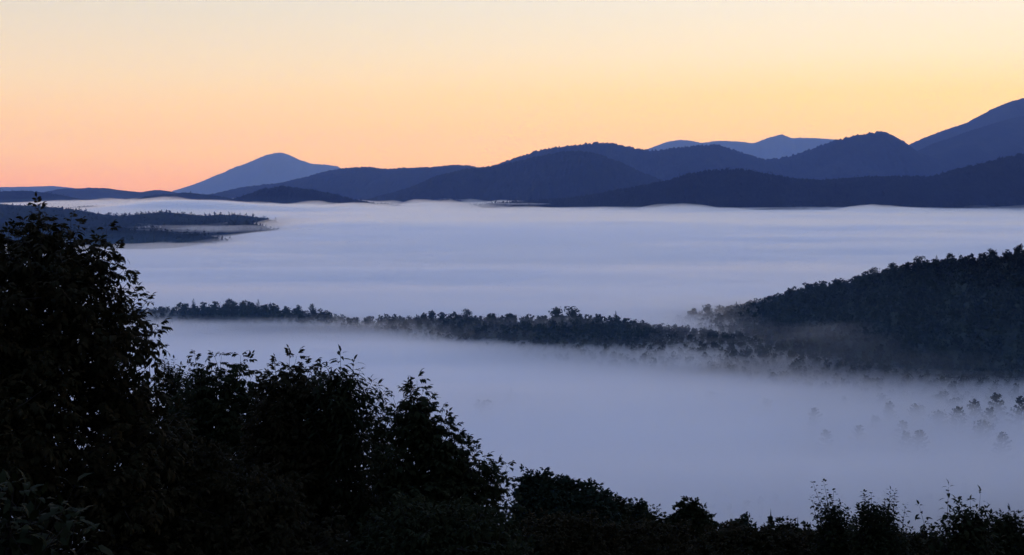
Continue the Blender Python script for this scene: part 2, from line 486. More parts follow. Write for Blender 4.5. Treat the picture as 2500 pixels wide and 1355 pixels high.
# ---------------------------------------------------------------- leaves, stems, trees
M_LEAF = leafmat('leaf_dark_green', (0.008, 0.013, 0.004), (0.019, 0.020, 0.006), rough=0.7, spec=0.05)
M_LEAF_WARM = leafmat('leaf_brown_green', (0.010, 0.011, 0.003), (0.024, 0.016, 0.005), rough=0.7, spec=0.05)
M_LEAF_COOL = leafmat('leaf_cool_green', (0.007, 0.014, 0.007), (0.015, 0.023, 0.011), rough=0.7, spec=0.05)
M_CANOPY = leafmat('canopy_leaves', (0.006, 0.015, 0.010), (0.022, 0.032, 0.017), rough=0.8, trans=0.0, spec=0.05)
# stands of different trees: large soft patches of darker and of rusty leaf
_n, _l = M_CANOPY.node_tree.nodes, M_CANOPY.node_tree.links
_g = _n.new('ShaderNodeNewGeometry'); _z = _n.new('ShaderNodeTexNoise')
_z.inputs['Scale'].default_value = 0.045; _z.inputs['Detail'].default_value = 3.0
_l.new(_g.outputs['Position'], _z.inputs['Vector'])
_r = ramp(_n, [(0.36, (0.35, 0.40, 0.45, 1)), (0.52, (1, 1, 1, 1)), (0.64, (1.0, 1.0, 1.0, 1)), (0.74, (1.0, 0.72, 0.55, 1))], 'LINEAR')
_l.new(_z.outputs['Fac'], _r.inputs[0])
_m = _n.new('ShaderNodeMix'); _m.data_type = 'RGBA'; _m.blend_type = 'MULTIPLY'; _m.inputs['Factor'].default_value = 1.0
_src = [k for k in _l if k.to_socket == _n['Principled BSDF'].inputs['Base Color']][0].from_socket
_l.new(_src, _m.inputs['A']); _l.new(_r.outputs[0], _m.inputs['B']); _l.new(_m.outputs['Result'], _n['Principled BSDF'].inputs['Base Color'])
M_NEEDLE = leafmat('needles', (0.006, 0.015, 0.010), (0.014, 0.024, 0.014), rough=0.8, trans=0.0, spec=0.05)
UP = np.array((0.0, 0.0, 1.0))


def unit(v):
    v = np.asarray(v, float)
    return v / np.maximum(np.linalg.norm(v, axis=-1, keepdims=True), 1e-9)


def frames(x, up):
    """Rotation matrices whose local X follows x and whose Z leans to up."""
    x = unit(x)
    y = np.cross(up, x)
    bad = np.linalg.norm(y, axis=-1) < 1e-4
    y[bad] = (0, 1, 0)
    y = unit(y)
    z = np.cross(x, y)
    return np.stack([x, y, z], -1)


def blade(L, w, droop=0.15, cup=0.12):
    v = np.array([(0, 0, 0), (0.30 * L, 0.46 * w, cup * w), (0.66 * L, 0.40 * w, cup * w - droop * L * 0.35), (L, 0, -droop * L),
                  (0.66 * L, -0.40 * w, cup * w - droop * L * 0.35), (0.30 * L, -0.46 * w, cup * w)])
    f = np.array([(0, 5, 1), (1, 5, 4), (1, 4, 2), (2, 4, 3)])
    return v, f


def join(parts):
    vs, fs, n = [], [], 0
    for v, f in parts:
        vs.append(v); fs.append(f + n); n += len(v)
    return np.concatenate(vs), np.concatenate(fs)


def rotm(x, up=UP):
    return frames(np.array([x], float), np.array([up], float))[0]


def compound(pairs=3, L=0.09, w=0.038, rach=0.17, droop=0.5, seed=0):
    """A pinnate leaf: thin stalk with paired hanging leaflets and one at the end."""
    r = np.random.default_rng(seed)
    parts = []
    t = np.linspace(0, 1, 5)
    st = np.stack([t * rach, 0 * t, -0.25 * rach * t ** 2], 1)
    rib = np.concatenate([st + (0, 0.0016, 0), st - (0, 0.0016, 0)])
    parts.append((rib, np.array([(i, i + 1, i + 6) for i in range(4)] + [(i, i + 6, i + 5) for i in range(4)])))
    for k in range(pairs + 1):
        tt = 0.42 + 0.58 * k / pairs
        p = np.array((tt * rach, 0, -0.25 * rach * tt ** 2))
        for sgn in ((-1, 1) if k < pairs else (0,)):
            d = np.array((0.45 if sgn else 1.0, sgn * 0.8, -droop + r.normal() * 0.15))
            v, f = blade(L * r.uniform(0.85, 1.1), w * r.uniform(0.9, 1.1), droop=0.18 + 0.1 * r.random())
            R = rotm(d, (0.2 * r.normal(), 0.2 * r.normal(), 1))
            parts.append((v @ R.T + p, f))
    return join(parts)


def simple_leaf(L, w, droop=0.3, stalk=0.02):
    v, f = blade(L, w, droop)
    v = v + (stalk, 0, 0)
    rib = np.array([(0, 0.0012, 0), (0, -0.0012, 0), (stalk * 1.3, 0, 0)])
    return join([(v, f), (rib, np.array([(0, 1, 2)]))])


LEAF = {'ash': [compound(3, 0.092, 0.040, 0.16, 0.55, 1), compound(3, 0.084, 0.036, 0.15, 0.75, 2), compound(2, 0.095, 0.042, 0.13, 0.4, 3)],
        'ashsmall': [compound(3, 0.070, 0.028, 0.13, 0.5, 4), compound(3, 0.064, 0.026, 0.12, 0.8, 5)],
        'lance': [simple_leaf(0.14, 0.044, 0.30), simple_leaf(0.125, 0.040, 0.40), simple_leaf(0.11, 0.036, 0.22)],
        'oval': [simple_leaf(0.075, 0.040, 0.22), simple_leaf(0.065, 0.036, 0.3)],
        'aspen': [simple_leaf(0.060, 0.050, 0.15, 0.03), simple_leaf(0.052, 0.044, 0.25, 0.03)],
        'broad': [simple_leaf(0.17, 0.075, 0.35, 0.05), simple_leaf(0.15, 0.07, 0.5, 0.05), simple_leaf(0.13, 0.06, 0.25, 0.04)],
        'clump': [compound(2, 0.14, 0.085, 0.16, 0.2, 8), compound(2, 0.12, 0.08, 0.14, 0.45, 9)]}
# leaf tilt on the shoot: (outward angle above the shoot's normal, leaves per node, node spacing in m)
HABIT = {'ash': (0.25, 2, 0.075), 'ashsmall': (0.3, 2, 0.055), 'lance': (0.3, 2, 0.026), 'oval': (0.35, 2, 0.034), 'aspen': (0.2, 2, 0.042),
         'broad': (0.05, 2, 0.085), 'clump': (0.35, 2, 0.10)}


def bake(temps, pos, R, sc, which):
    V, T, n = [], [], 0
    for k, (v, f) in enumerate(temps):
        m = which == k
        if not m.any():
            continue
        p, r, s_ = pos[m], R[m], sc[m]
        vv = np.einsum('nij,kj->nki', r, v) * s_[:, None, None] + p[:, None, :]
        cnt = len(v)
        ff = f[None] + (np.arange(len(p)) * cnt)[:, None, None] + n
        V.append(vv.reshape(-1, 3)); T.append(ff.reshape(-1, 3)); n += len(p) * cnt
    return np.concatenate(V), np.concatenate(T)


def tube(pts, rad, sides=5):
    pts = np.asarray(pts, float); rad = np.asarray(rad, float)
    d = unit(np.gradient(pts, axis=0))
    ref = np.where(np.abs(d[:, 2:3]) > 0.9, np.array([[1.0, 0, 0]]), np.array([[0, 0, 1.0]]))
    a = unit(np.cross(d, ref)); b = np.cross(d, a)
    th = np.arange(sides) / sides * 2 * np.pi
    v = pts[:, None] + rad[:, None, None] * (np.cos(th)[None, :, None] * a[:, None] + np.sin(th)[None, :, None] * b[:, None])
    n = len(pts)
    f = []
    for i in range(n - 1):
        for j in range(sides):
            k = (j + 1) % sides
            A, B, C, D = i * sides + j, i * sides + k, (i + 1) * sides + k, (i + 1) * sides + j
            f += [(A, B, C), (A, C, D)]
    return v.reshape(-1, 3), np.array(f)


def shoot_leaves(tip, direc, length, kind, r, scale=1.0):
    """Leaf poses along one shoot that ends at tip."""
    tilt, per, gap = HABIT[kind]
    n = max(2, int(length / (gap * scale)))
    d = unit(direc)
    t = np.linspace(0.12, 1.0, n)
    base = tip - d * length
    sag = 0.10 * length
    a = unit(np.cross(d, (0.31, 0.2, 0.93) if abs(d[2]) < 0.9 else (1.0, 0.1, 0)))
    b = np.cross(d, a)
    P_, X_, S_ = [], [], []
    ang = r.uniform(0, 6.28)
    for k in range(n):
        p = base + d * length * t[k] - UP * sag * (1 - t[k]) * t[k]
        for q in range(per):
            th = ang + q * np.pi * 2 / per + k * (1.57 if per == 2 else 2.4) + r.normal() * 0.25
            out = np.cos(th) * a + np.sin(th) * b
            lean = tilt + 0.9 * max(0, t[k] - 0.75) * 2
            x = out + d * lean - UP * (0.15 if kind != 'lance' else 0.35) + r.normal(size=3) * 0.12
            P_.append(p); X_.append(x)
            S_.append(scale * r.uniform(0.75, 1.15) * (1.0 - 0.35 * max(0, t[k] - 0.7) / 0.3))
    # the end bud's leaf
    P_.append(tip); X_.append(d + r.normal(size=3) * 0.3); S_.append(scale * 0.7)
    stem = np.stack([base, base + d * length * 0.5 - UP * sag * 0.25, tip])
    return P_, X_, S_, stem


def near_tree(name, label, category, rows, Y, kind, nshoot, leaders=(), seed=0, mat=None, scale=1.0, shoot=(0.22, 0.42), trunk_px=None,
              n_leaf_parts=60, group=None, lump=0.30, inner=0.35, depth=1.0, upward=0.7, trunk_r=0.055, stray=14, base_drop=0.0):
    """A leafy tree whose crown is round in plan; rows give the crown's edges (py, px_left, px_right) at distance Y."""
    r = np.random.default_rng(seed)
    mat = mat or M_LEAF
    ry = np.array([a for a, _, _ in rows], float)
    cpx = np.array([(b + c) / 2 for _, b, c in rows], float); hw = np.array([(c - b) / 2 for _, b, c in rows], float)
    mpp = Y / F
    trunk_px = trunk_px if trunk_px is not None else float(np.interp(ry.max(), ry, cpx))
    tp = P(trunk_px, ry.max(), Y)
    gz = float(ground_z(tp[0], Y)) - base_drop
    root = link(name, None, label=label, category=category, group=group, loc=(tp[0], Y, gz))
    off = np.array((tp[0], Y, gz))
    PP, XX, SS, OUT = [], [], [], []
    stems = []
    # crown shoots
    dens = np.maximum(hw, 4)
    ys = np.linspace(ry.min(), ry.max(), 200)
    dw = np.interp(ys, ry, dens); cdf = np.cumsum(dw); cdf /= cdf[-1]
    for i in range(nshoot):
        py = np.interp(r.random(), cdf, ys)
        th = r.uniform(0, 2 * np.pi)
        fr = inner + (1 - inner) * r.random() ** 0.6
        lm = 1.0 + lump * float(noise2(np.array([th * 1.2 + seed]), np.array([py / 75.0]), seed)[0])
        rad = np.interp(py, ry, hw) * mpp * fr * min(lm, 1.2)
        c = P(float(np.interp(py, ry, cpx)), py, Y)
        o = np.array((math.cos(th), math.sin(th) * depth, 0.0))
        tip = c + o * rad
        d = o * r.uniform(0.3, 1.0) * fr + UP * r.uniform(0.1, 1.0) * upward * 1.3 + r.normal(size=3) * 0.22
        L = r.uniform(*shoot)
        p, x, s_, st = shoot_leaves(tip, d, L, kind, r, scale)
        PP += p; XX += x; SS += s_; OUT += [fr * 0.5] * len(p)
        stems.append(st)
    lead = []
    # stray shoots that break the outline
    leaders = list(leaders)
    for k in range(stray):
        py = r.uniform(ry.min(), min(ry.max(), 1330))
        sg = r.choice((-1, 1))
        hwx = np.interp(py, ry, hw)
        top_side = r.random() < 0.45
        px_ = np.interp(py, ry, cpx) + sg * hwx * (r.uniform(0.2, 0.9) if top_side else r.uniform(0.95, 1.12))
        if top_side:
            edge = [yy for yy in ys if abs(px_ - np.interp(yy, ry, cpx)) < np.interp(yy, ry, hw)]
            py = (edge[0] if edge else py) - r.uniform(2, 22)
        leaders.append((px_, py, r.uniform(*shoot) * 0.9, sg * r.uniform(0.1, 1.1) * (0.5 if top_side else 1.0)))
    for ld in leaders:
        px, py, L = ld[:3]
        lean = ld[3] if len(ld) > 3 else 0.0
        k2 = ld[4] if len(ld) > 4 else 1.0
        tip = P(px, py, Y) + np.array((0, r.normal() * 0.08, 0))
        d = UP + np.array((lean, r.normal() * 0.12, 0))
        p, x, s_, st = shoot_leaves(tip, d, L, kind, r, scale * k2)
        PP += p; XX += x; SS += s_; OUT += [2.0] * len(p)
        lead.append(st)
    pos = np.array(PP) - off; X = np.array(XX); sc = np.array(SS); out = np.array(OUT)
    R = frames(X, UP + r.normal(size=X.shape) * 0.25)
    temps = LEAF[kind]
    which = r.integers(0, len(temps), len(pos))
    # woody parts
    top = P(float(cpx[0]), ry.min() + 0.15 * (ry.max() - ry.min()), Y) - off
    hgt = top[2]
    t = np.linspace(0, 1, 10)
    bend = np.array((0.10 * r.normal(), 0.1 * r.normal(), 0))
    axis = np.outer(t, top) * np.array((1, 1, 1)) + np.outer(np.sin(t * np.pi), bend)
    axis[:, 0] = top[0] * t ** 1.5
    tv, tf = tube(axis, trunk_r * (1 - 0.9 * t) + 0.004, 7)
    link('trunk', mesh_from('trunk', tv, tris=tf, smooth=True), M_BARK, parent=root)
    wood = []
    for j, st in enumerate(stems + lead):
        b0 = st[0] - off
        wood.append(tube(st - off, [0.0045 * scale, 0.0035 * scale, 0.0015 * scale], 3))
        if j % 3 == 0 or j >= len(stems):
            hz_ = max(0.12 * hgt, b0[2] - 0.35 * np.hypot(b0[0] - np.interp(b0[2], axis[:, 2], axis[:, 0]), b0[1]) - 0.15)
            a0 = np.array([np.interp(hz_, axis[:, 2], axis[:, k]) for k in (0, 1)] + [min(hz_, hgt)])
            mid = (a0 + b0) / 2 + np.array((0, 0, -0.04)) + r.normal(size=3) * 0.03
            wood.append(tube(np.stack([a0, mid, b0]), [0.014 * scale, 0.010 * scale, 0.0045 * scale], 3))
    wv, wf = join(wood)
    link('branches', mesh_from('branches', wv, tris=wf), M_BARK, parent=root, kind='stuff')
    # the outermost leaves are parts of their own, the rest of the crown is one mass
    order = np.argsort(-(out + 0.6 * (pos[:, 2] - pos[:, 2].min()) / np.ptp(pos[:, 2]) + 0.15 * r.random(len(pos))))
    parts = order[:n_leaf_parts]
    keep = np.ones(len(pos), bool); keep[parts] = False
    v, f = bake(temps, pos[keep], R[keep], sc[keep], which[keep])
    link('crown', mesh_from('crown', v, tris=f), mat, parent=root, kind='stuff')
    me = []
    for q, (v, f) in enumerate(temps):
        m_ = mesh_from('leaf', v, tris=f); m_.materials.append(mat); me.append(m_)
    for i in parts:
        o = bpy.data.objects.new('leaf', me[which[i]])
        COL.objects.link(o); o.parent = root
        M = Matrix.Identity(4)
        for a in range(3):
            for b in range(3):
                M[a][b] = R[i][a][b] * sc[i]
            M[a][3] = pos[i][a]
        o.matrix_local = M
    return root


near_tree('ash_tree', 'tall dark leafy tree at the left edge with a slim leader against the far hills', 'tree',
          [(545, 45, 125), (575, -20, 205), (600, -70, 262), (660, -110, 292), (720, -160, 325), (770, -190, 352), (830, -220, 372), (880, -240, 372),
           (960, -260, 395), (1100, -280, 440), (1400, -280, 470)], 14.0, 'ash', 1150,
          leaders=[(80, 503, 0.42), (92, 520, 0.3, 0.1), (62, 545, 0.26, -0.35), (112, 548, 0.22, 0.5), (172, 538, 0.30), (190, 556, 0.22, 0.3), (150, 565, 0.2, -0.4),
                   (262, 560, 0.26, 0.15), (245, 590, 0.2, -0.2), (287, 615, 0.22, 0.6), (285, 640, 0.2, 0.8), (312, 685, 0.22, 0.9), (345, 715, 0.24, 0.25),
                   (362, 735, 0.22, 0.8), (375, 800, 0.22, 0.9), (392, 850, 0.22, 0.8), (12, 590, 0.2, -0.3), (30, 575, 0.2, 0.1)],
          seed=101, trunk_px=70, n_leaf_parts=110, mat=M_LEAF_WARM, upward=0.45)
near_tree('ash_tree', 'dark sapling crown with three leafy shoots beside the tall left tree', 'tree',
          [(905, 470, 600), (935, 440, 628), (980, 420, 640), (1050, 400, 660), (1180, 390, 680), (1420, 380, 700)], 19.0, 'ash', 500,
          leaders=[(478, 868, 0.36, -0.15), (500, 885, 0.26, 0.5), (522, 872, 0.3, -0.3), (540, 868, 0.34, 0.1), (588, 868, 0.36, 0.05), (600, 880, 0.24, 0.4),
                   (460, 905, 0.25, -0.4), (618, 915, 0.24, 0.5)],
          seed=102, n_leaf_parts=70)
near_tree('ash_tree', 'dark bushy tree with a drooping tuft on top, between saplings', 'tree',
          [(905, 672, 770), (930, 640, 800), (980, 615, 830), (1060, 600, 850), (1200, 590, 860), (1420, 580, 880)], 17.5, 'ash', 640,
          leaders=[(705, 873, 0.32, 0.0), (722, 872, 0.28, 0.25), (672, 895, 0.26, -0.2), (745, 895, 0.24, 0.3), (645, 915, 0.22, -0.5)],
          seed=103, n_leaf_parts=60, mat=M_LEAF_WARM)
near_tree('cherry_tree', 'dark narrow-leaved tree with three upright feathery shoots', 'tree',
          [(915, 770, 880), (945, 760, 915), (980, 755, 930), (1010, 770, 925), (1060, 780, 900), (1130, 790, 930), (1260, 790, 960), (1420, 780, 980)], 17.0, 'lance', 150,
          leaders=[(833, 862, 0.50, 0.0, 1.25), (783, 890, 0.44, -0.12, 1.2), (866, 880, 0.46, 0.12, 1.25), (812, 915, 0.3, -0.1), (905, 925, 0.34, 0.4), (928, 940, 0.3, 0.6), (938, 960, 0.26, 0.8),
                   (936, 995, 0.24, 0.9), (850, 930, 0.3, 0.1), (765, 915, 0.26, -0.3)],
          seed=104, n_leaf_parts=120, shoot=(0.28, 0.45), upward=0.9, inner=0.15, lump=0.5)
near_tree('ash_tree', 'dark tree tapering to a slim leader above the open fog', 'tree',
          [(970, 985, 1048), (1010, 965, 1068), (1050, 955, 1115), (1085, 945, 1135), (1130, 935, 1172), (1170, 930, 1212), (1220, 925, 1240), (1300, 920, 1255), (1420, 910, 1270)],
          16.5, 'ash', 430,
          leaders=[(1018, 928, 0.34, 0.0), (1002, 955, 0.26, -0.3), (1032, 958, 0.24, 0.35), (985, 985, 0.24, -0.4), (957, 970, 0.24, -0.35), (1045, 985, 0.22, 0.5),
                   (1080, 1000, 0.26, 0.1), (1100, 1025, 0.24, 0.5), (1108, 1075, 0.22, 0.8), (1130, 1080, 0.2, 0.5), (1165, 1100, 0.26, 0.25), (1182, 1120, 0.24, 0.7), (1215, 1140, 0.3, 0.1), (1238, 1140, 0.28, 0.5),
                   (1232, 1175, 0.2, 0.9), (1140, 1095, 0.22, 0.3), (1150, 1118, 0.22, 0.6), (1195, 1140, 0.22, 0.5), (1120, 1060, 0.22, 0.5), (1210, 1165, 0.22, 0.7)],
          seed=105, n_leaf_parts=110, inner=0.25, lump=0.4, stray=26)
near_tree('ash_tree', 'airy dark tree joining the narrow-leaved tree and the tapering tree', 'tree',
          [(1015, 900, 945), (1050, 870, 975), (1110, 850, 1000), (1180, 840, 1020), (1300, 830, 1040), (1420, 820, 1050)], 20.0, 'ashsmall', 170,
          leaders=[(925, 1000, 0.3, 0.1), (905, 1020, 0.25, -0.3), (950, 1020, 0.25, 0.4)], seed=170, n_leaf_parts=40, scale=1.1, inner=0.2)
near_tree('shrub', 'low dark shrub in the gap under the narrow-leaved tree', 'shrub',
          [(1085, 420, 500), (1120, 380, 600), (1180, 330, 720), (1260, 300, 800), (1330, 290, 900), (1420, 280, 950)], 14.5, 'ashsmall', 620, seed=106, n_leaf_parts=20, mat=M_LEAF_WARM)
near_tree('shrub', 'dark shrub filling the foot of the tapering tree', 'shrub',
          [(1235, 980, 1120), (1265, 920, 1210), (1310, 860, 1270), (1420, 820, 1310)], 14.0, 'ashsmall', 480, seed=107, n_leaf_parts=20)
near_tree('shrub', 'wide dark shrub behind the left trees, closing their gaps', 'shrub',
          [(935, 330, 440), (980, 300, 520), (1040, 280, 640), (1110, 240, 740), (1220, 200, 800), (1420, 180, 860)], 25.0, 'clump', 430, seed=108, n_leaf_parts=20)
near_tree('sapling', 'thin young tree with small sparse leaves between the two left crowns', 'sapling',
          [(895, 395, 440), (930, 385, 460), (1000, 380, 470), (1100, 380, 480)], 22.0, 'oval', 150,
          leaders=[(402, 872, 0.4, 0.0), (422, 877, 0.5, 0.0), (445, 890, 0.3, 0.3)], seed=109, n_leaf_parts=30)

# bush crowns farther down the slope
FAR_BUSH = [
    ('broad_tree', 'rounded dark tree with a knobbly top right of the tapering tree', [(1168, 1272, 1330), (1185, 1255, 1400), (1200, 1245, 1462), (1240, 1235, 1500), (1300, 1225, 1530), (1420, 1215, 1560)], 52, 1500,
     [(1292, 1160, 0.9), (1318, 1160, 0.9), (1372, 1172, 0.8), (1385, 1178, 0.8), (1440, 1180, 0.8, 0.2), (1462, 1186, 0.8, 0.5), (1352, 1178, 0.7), (1268, 1172, 0.7)]),
    ('broad_tree', 'lower dark tree sloping away right of the rounded tree', [(1222, 1470, 1500), (1245, 1450, 1535), (1290, 1440, 1560), (1420, 1430, 1590)], 56, 600,
     [(1490, 1220, 0.8), (1515, 1230, 0.8, 0.3)]),
    ('broad_tree', 'small dark round-topped bush beside the bare twigs', [(1240, 1545, 1562), (1262, 1530, 1580), (1300, 1520, 1590), (1420, 1510, 1600)], 58, 360, [(1552, 1238, 0.7)]),
    ('broad_tree', 'dark broad-shouldered tree rising from the bottom hedge', [(1233, 1682, 1705), (1252, 1660, 1722), (1270, 1640, 1735), (1300, 1625, 1752), (1420, 1600, 1770)], 60, 800,
     [(1690, 1228, 0.8), (1702, 1234, 0.8), (1658, 1240, 0.7), (1672, 1245, 0.6), (1730, 1262, 0.7, 0.5)]),
    ('broad_tree', 'low dark bush right of the broad-shouldered tree', [(1278, 1790, 1828), (1300, 1760, 1840), (1330, 1745, 1850), (1420, 1740, 1860)], 64, 420, [(1800, 1276, 0.6), (1818, 1280, 0.6)]),
    ('broad_tree', 'low dark bush between the two small spruces', [(1290, 1900, 1925), (1310, 1860, 1990), (1340, 1840, 2010), (1420, 1830, 2020)], 62, 420, [(1915, 1288, 0.5)]),
]
for q, (nm, lab, rows, Y, n, lds) in enumerate(FAR_BUSH):
    near_tree(nm, lab, 'tree', rows, float(Y), 'clump', n, leaders=lds, seed=120 + q, scale=1.5, shoot=(0.5, 0.9), n_leaf_parts=15, stray=26,
              mat=M_LEAF_COOL if q % 2 == 0 else M_LEAF, trunk_r=0.14, inner=0.5, lump=0.45)
near_tree('poplar_sapling', 'bush of thin upright leafy spires beside the broad-shouldered tree', 'shrub',
          [(1270, 1580, 1625), (1295, 1570, 1640), (1330, 1560, 1650), (1420, 1550, 1660)], 48.0, 'clump', 220,
          leaders=[(1592, 1237, 0.9), (1607, 1234, 1.0), (1600, 1252, 0.8), (1575, 1240, 0.9), (1620, 1262, 0.6), (1588, 1265, 0.6), (1632, 1268, 0.5)], seed=131, scale=0.8, shoot=(0.5, 0.8), n_leaf_parts=20, upward=2.0)
# right-hand saplings
near_tree('aspen_sapling', 'airy sapling with long bare stems and tiny leaves', 'sapling',
          [(1240, 2008, 2045), (1268, 1996, 2075), (1300, 1988, 2095), (1340, 1985, 2105), (1420, 1985, 2110)], 30.0, 'aspen', 300,
          leaders=[(1985, 1180, 0.9, -0.35), (2010, 1177, 0.9, -0.2), (2036, 1200, 0.6, 0.05), (1978, 1215, 0.6, -0.3), (2018, 1235, 0.5, -0.1), (2050, 1250, 0.4, 0.2), (1995, 1240, 0.5, -0.3)],
          seed=141, n_leaf_parts=80, scale=1.7, shoot=(0.35, 0.6))
near_tree('birch_sapling', 'dense sapling with two upright leafy columns', 'sapling',
          [(1232, 2102, 2140), (1255, 2092, 2200), (1285, 2080, 2215), (1315, 2072, 2228), (1345, 2070, 2234), (1420, 2060, 2240)], 29.0, 'oval', 460,
          leaders=[(2112, 1205, 0.8, -0.05), (2128, 1207, 0.8, 0.03), (2170, 1195, 0.9, 0.0), (2182, 1200, 0.9, 0.05), (2160, 1225, 0.7, -0.1), (2212, 1236, 0.7, 0.1), (2190, 1240, 0.7, 0.15), (2095, 1240, 0.6, -0.2), (2145, 1235, 0.5), (2222, 1285, 0.6, 0.3)],
          seed=142, n_leaf_parts=80, scale=1.6, shoot=(0.35, 0.6), upward=1.4)
near_tree('maple_sapling', 'sapling with a tall leader of paired drooping leaves near the right corner', 'sapling',
          [(1242, 2335, 2400), (1265, 2310, 2420), (1292, 2280, 2428), (1335, 2258, 2435), (1420, 2250, 2440)], 24.0, 'broad', 260,
          leaders=[(2312, 1187, 0.62, 0.0), (2393, 1203, 0.42, 0.05), (2368, 1222, 0.4, -0.1), (2338, 1232, 0.34, 0.3), (2244, 1235, 0.5, -0.3), (2262, 1270, 0.3, -0.2), (2408, 1245, 0.3, 0.4), (2250, 1300, 0.25, -0.6)],
          seed=143, n_leaf_parts=110, scale=1.0, shoot=(0.3, 0.5), lump=0.4)
near_tree('ash_sapling', 'bushy sapling cut by the right edge of the picture', 'sapling',
          [(1262, 2435, 2475), (1285, 2418, 2492), (1325, 2402, 2512), (1420, 2390, 2540)], 26.0, 'ashsmall', 260,
          leaders=[(2450, 1258, 0.4, -0.1), (2468, 1262, 0.4, 0.1), (2482, 1275, 0.35, 0.3), (2496, 1320, 0.3, 0.4)], seed=144, n_leaf_parts=60, scale=1.2)
# hedge of low growth along the bottom of the view
HEDGE = [(1250, 1500, 'left'), (1480, 1720, 'middle'), (1700, 1960, 'middle'), (1930, 2160, 'right'), (2130, 2330, 'right'), (2300, 2560, 'right')]
HL = ['dark low shrub under the rounded tree at the bottom edge', 'dark low shrub under the upright spires at the bottom edge', 'dark low shrub under the two small spruces at the bottom edge',
      'dark low shrub under the airy sapling at the bottom edge', 'dark low shrub under the two leafy columns at the bottom edge', 'dark low shrub under the paired-leaf sapling at the bottom edge']
for q, (a, b, _) in enumerate(HEDGE):
    top = [1268, 1288, 1298, 1304, 1312, 1318][q]
    near_tree('shrub', HL[q], 'shrub', [(top, a + 60, b - 60), (top + 18, a + 15, b - 15), (top + 50, a, b), (1440, a - 10, b + 10)], 30.0 + 3 * (q % 2), 'clump', 620, seed=150 + q,
              n_leaf_parts=10, mat=M_LEAF_WARM, scale=0.75, shoot=(0.3, 0.5), lump=0.5, stray=30)
# broad leaves close to the camera in the bottom left corner
near_tree('broadleaf_shrub', 'shrub with large pale-backed leaves in the bottom left corner', 'shrub',
          [(1195, 0, 40), (1225, -40, 110), (1270, -80, 180), (1330, -110, 210), (1440, -130, 230)], 5.2, 'broad', 40,
          leaders=[(45, 1175, 0.16, 0.2), (10, 1195, 0.16, -0.2), (165, 1200, 0.14, 0.5), (205, 1245, 0.14, 0.9)], seed=160, scale=0.62, shoot=(0.10, 0.2), n_leaf_parts=150, mat=M_LEAF,
          trunk_r=0.02, base_drop=0.0)


# ---------------------------------------------------------------- trees seen whole: broadleaf, spruce, pine
def crown_broad(seed, h=17.0, w=9.0, nclump=13, per=22, q=1.15, low=0.16):
    r = np.random.default_rng(seed)
    V, T, n = [], [], 0
    cs = []
    for k in range(nclump):
        t = (k + r.random()) / nclump
        z = h * (low + (0.90 - low) * t)
        rad = w * 0.5 * math.sin(math.pi * min(1, 0.30 + 0.62 * t)) ** 0.8 * r.uniform(0.15, 0.85)
        th = r.uniform(0, 6.28)
        c = np.array((rad * math.cos(th), rad * math.sin(th), z)); cs.append(c)
        cr = w * r.uniform(0.15, 0.27)
        d = unit(r.normal(size=(per, 3)))
        p = c + d * cr * (0.45 + 0.6 * r.random((per, 1))) * (1, 1, 0.8)
        nx = unit(d + r.normal(size=(per, 3)) * 0.6)
        a = unit(np.cross(nx, r.normal(size=(per, 3)))); b = np.cross(nx, a)
        s_ = q * r.uniform(0.6, 1.25, (per, 1))
        quad = np.stack([p - a * s_ * 0.5, p + b * s_ * 0.35, p + a * s_ * 0.6, p - b * s_ * 0.4], 1)
        V.append(quad.reshape(-1, 3))
        i = np.arange(per)[:, None] * 4 + n
        T.append(np.concatenate([i + (0, 1, 2), i + (0, 2, 3)])); n += per * 4
    trunk = [tube(np.array([(0, 0, 0), (0.1, 0.05, h * 0.35), (0, 0, h * 0.75)]), [0.28, 0.2, 0.08], 5)]
    for c in cs[nclump // 3::2]:
        trunk.append(tube(np.array([(0, 0, h * 0.3), c * (0.5, 0.5, 0.75), c]), [0.14, 0.09, 0.04], 4))
    return join(trunk), (np.concatenate(V), np.concatenate(T))


def crown_spruce(seed, h=17.0, w=6.5, whorls=20, per=9, ragged=0.22, sprays=3):
    """Whorls of drooping boughs, each bough a few overlapping sprays of needles."""
    r = np.random.default_rng(seed)
    V, T, n = [], [], 0
    for k in range(whorls):
        t = k / (whorls - 1)
        z = h * (0.08 + 0.88 * t)
        rad = w * 0.5 * (1 - t) ** 0.8 + 0.3
        for j in range(max(4, int(per * (1 - 0.5 * t)))):
            th = j / per * 6.283 * (1 + 0.5 * t) + k * 1.3 + r.normal() * 0.3
            L = rad * max(0.4, 1 + ragged * r.normal())
            o = np.array((math.cos(th), math.sin(th), 0)); sd = np.array((-o[1], o[0], 0))
            rise = 0.9 * t - 0.35
            for q in range(sprays):
                u = (q + 1) / sprays
                a = o * L * (u - 1 / sprays) * 0.9 + (0, 0, z + rise * L * u * 0.6 + 0.1)
                wd = (0.22 * L + 0.16) * (1.15 - 0.6 * u)
                e = o * L * u + (0, 0, z + rise * L * u - 0.10 * L * u) + r.normal(size=3) * 0.06
                m = (a + e) / 2
                dz = np.array((0, 0, -0.25 - 0.12 * L))
                V += [a, m + sd * wd + dz * 0.5, e, m - sd * wd + dz * 0.5, m + dz + r.normal(size=3) * 0.08]
                T += [(n, n + 1, n + 2), (n, n + 2, n + 3), (n + 1, n + 4, n + 2), (n + 4, n + 3, n + 2)]; n += 5
    # the leader
    V += [(0.12, 0, h * 0.93), (-0.12, 0.05, h * 0.93), (0, 0, h * 1.02), (0, 0.12, h * 0.93)]
    T += [(n, n + 1, n + 2), (n + 1, n + 3, n + 2)]
    return tube(np.array([(0, 0, 0), (0, 0, h * 0.6), (0, 0, h)]), [0.22, 0.12, 0.02], 5), (np.array(V), np.array(T))


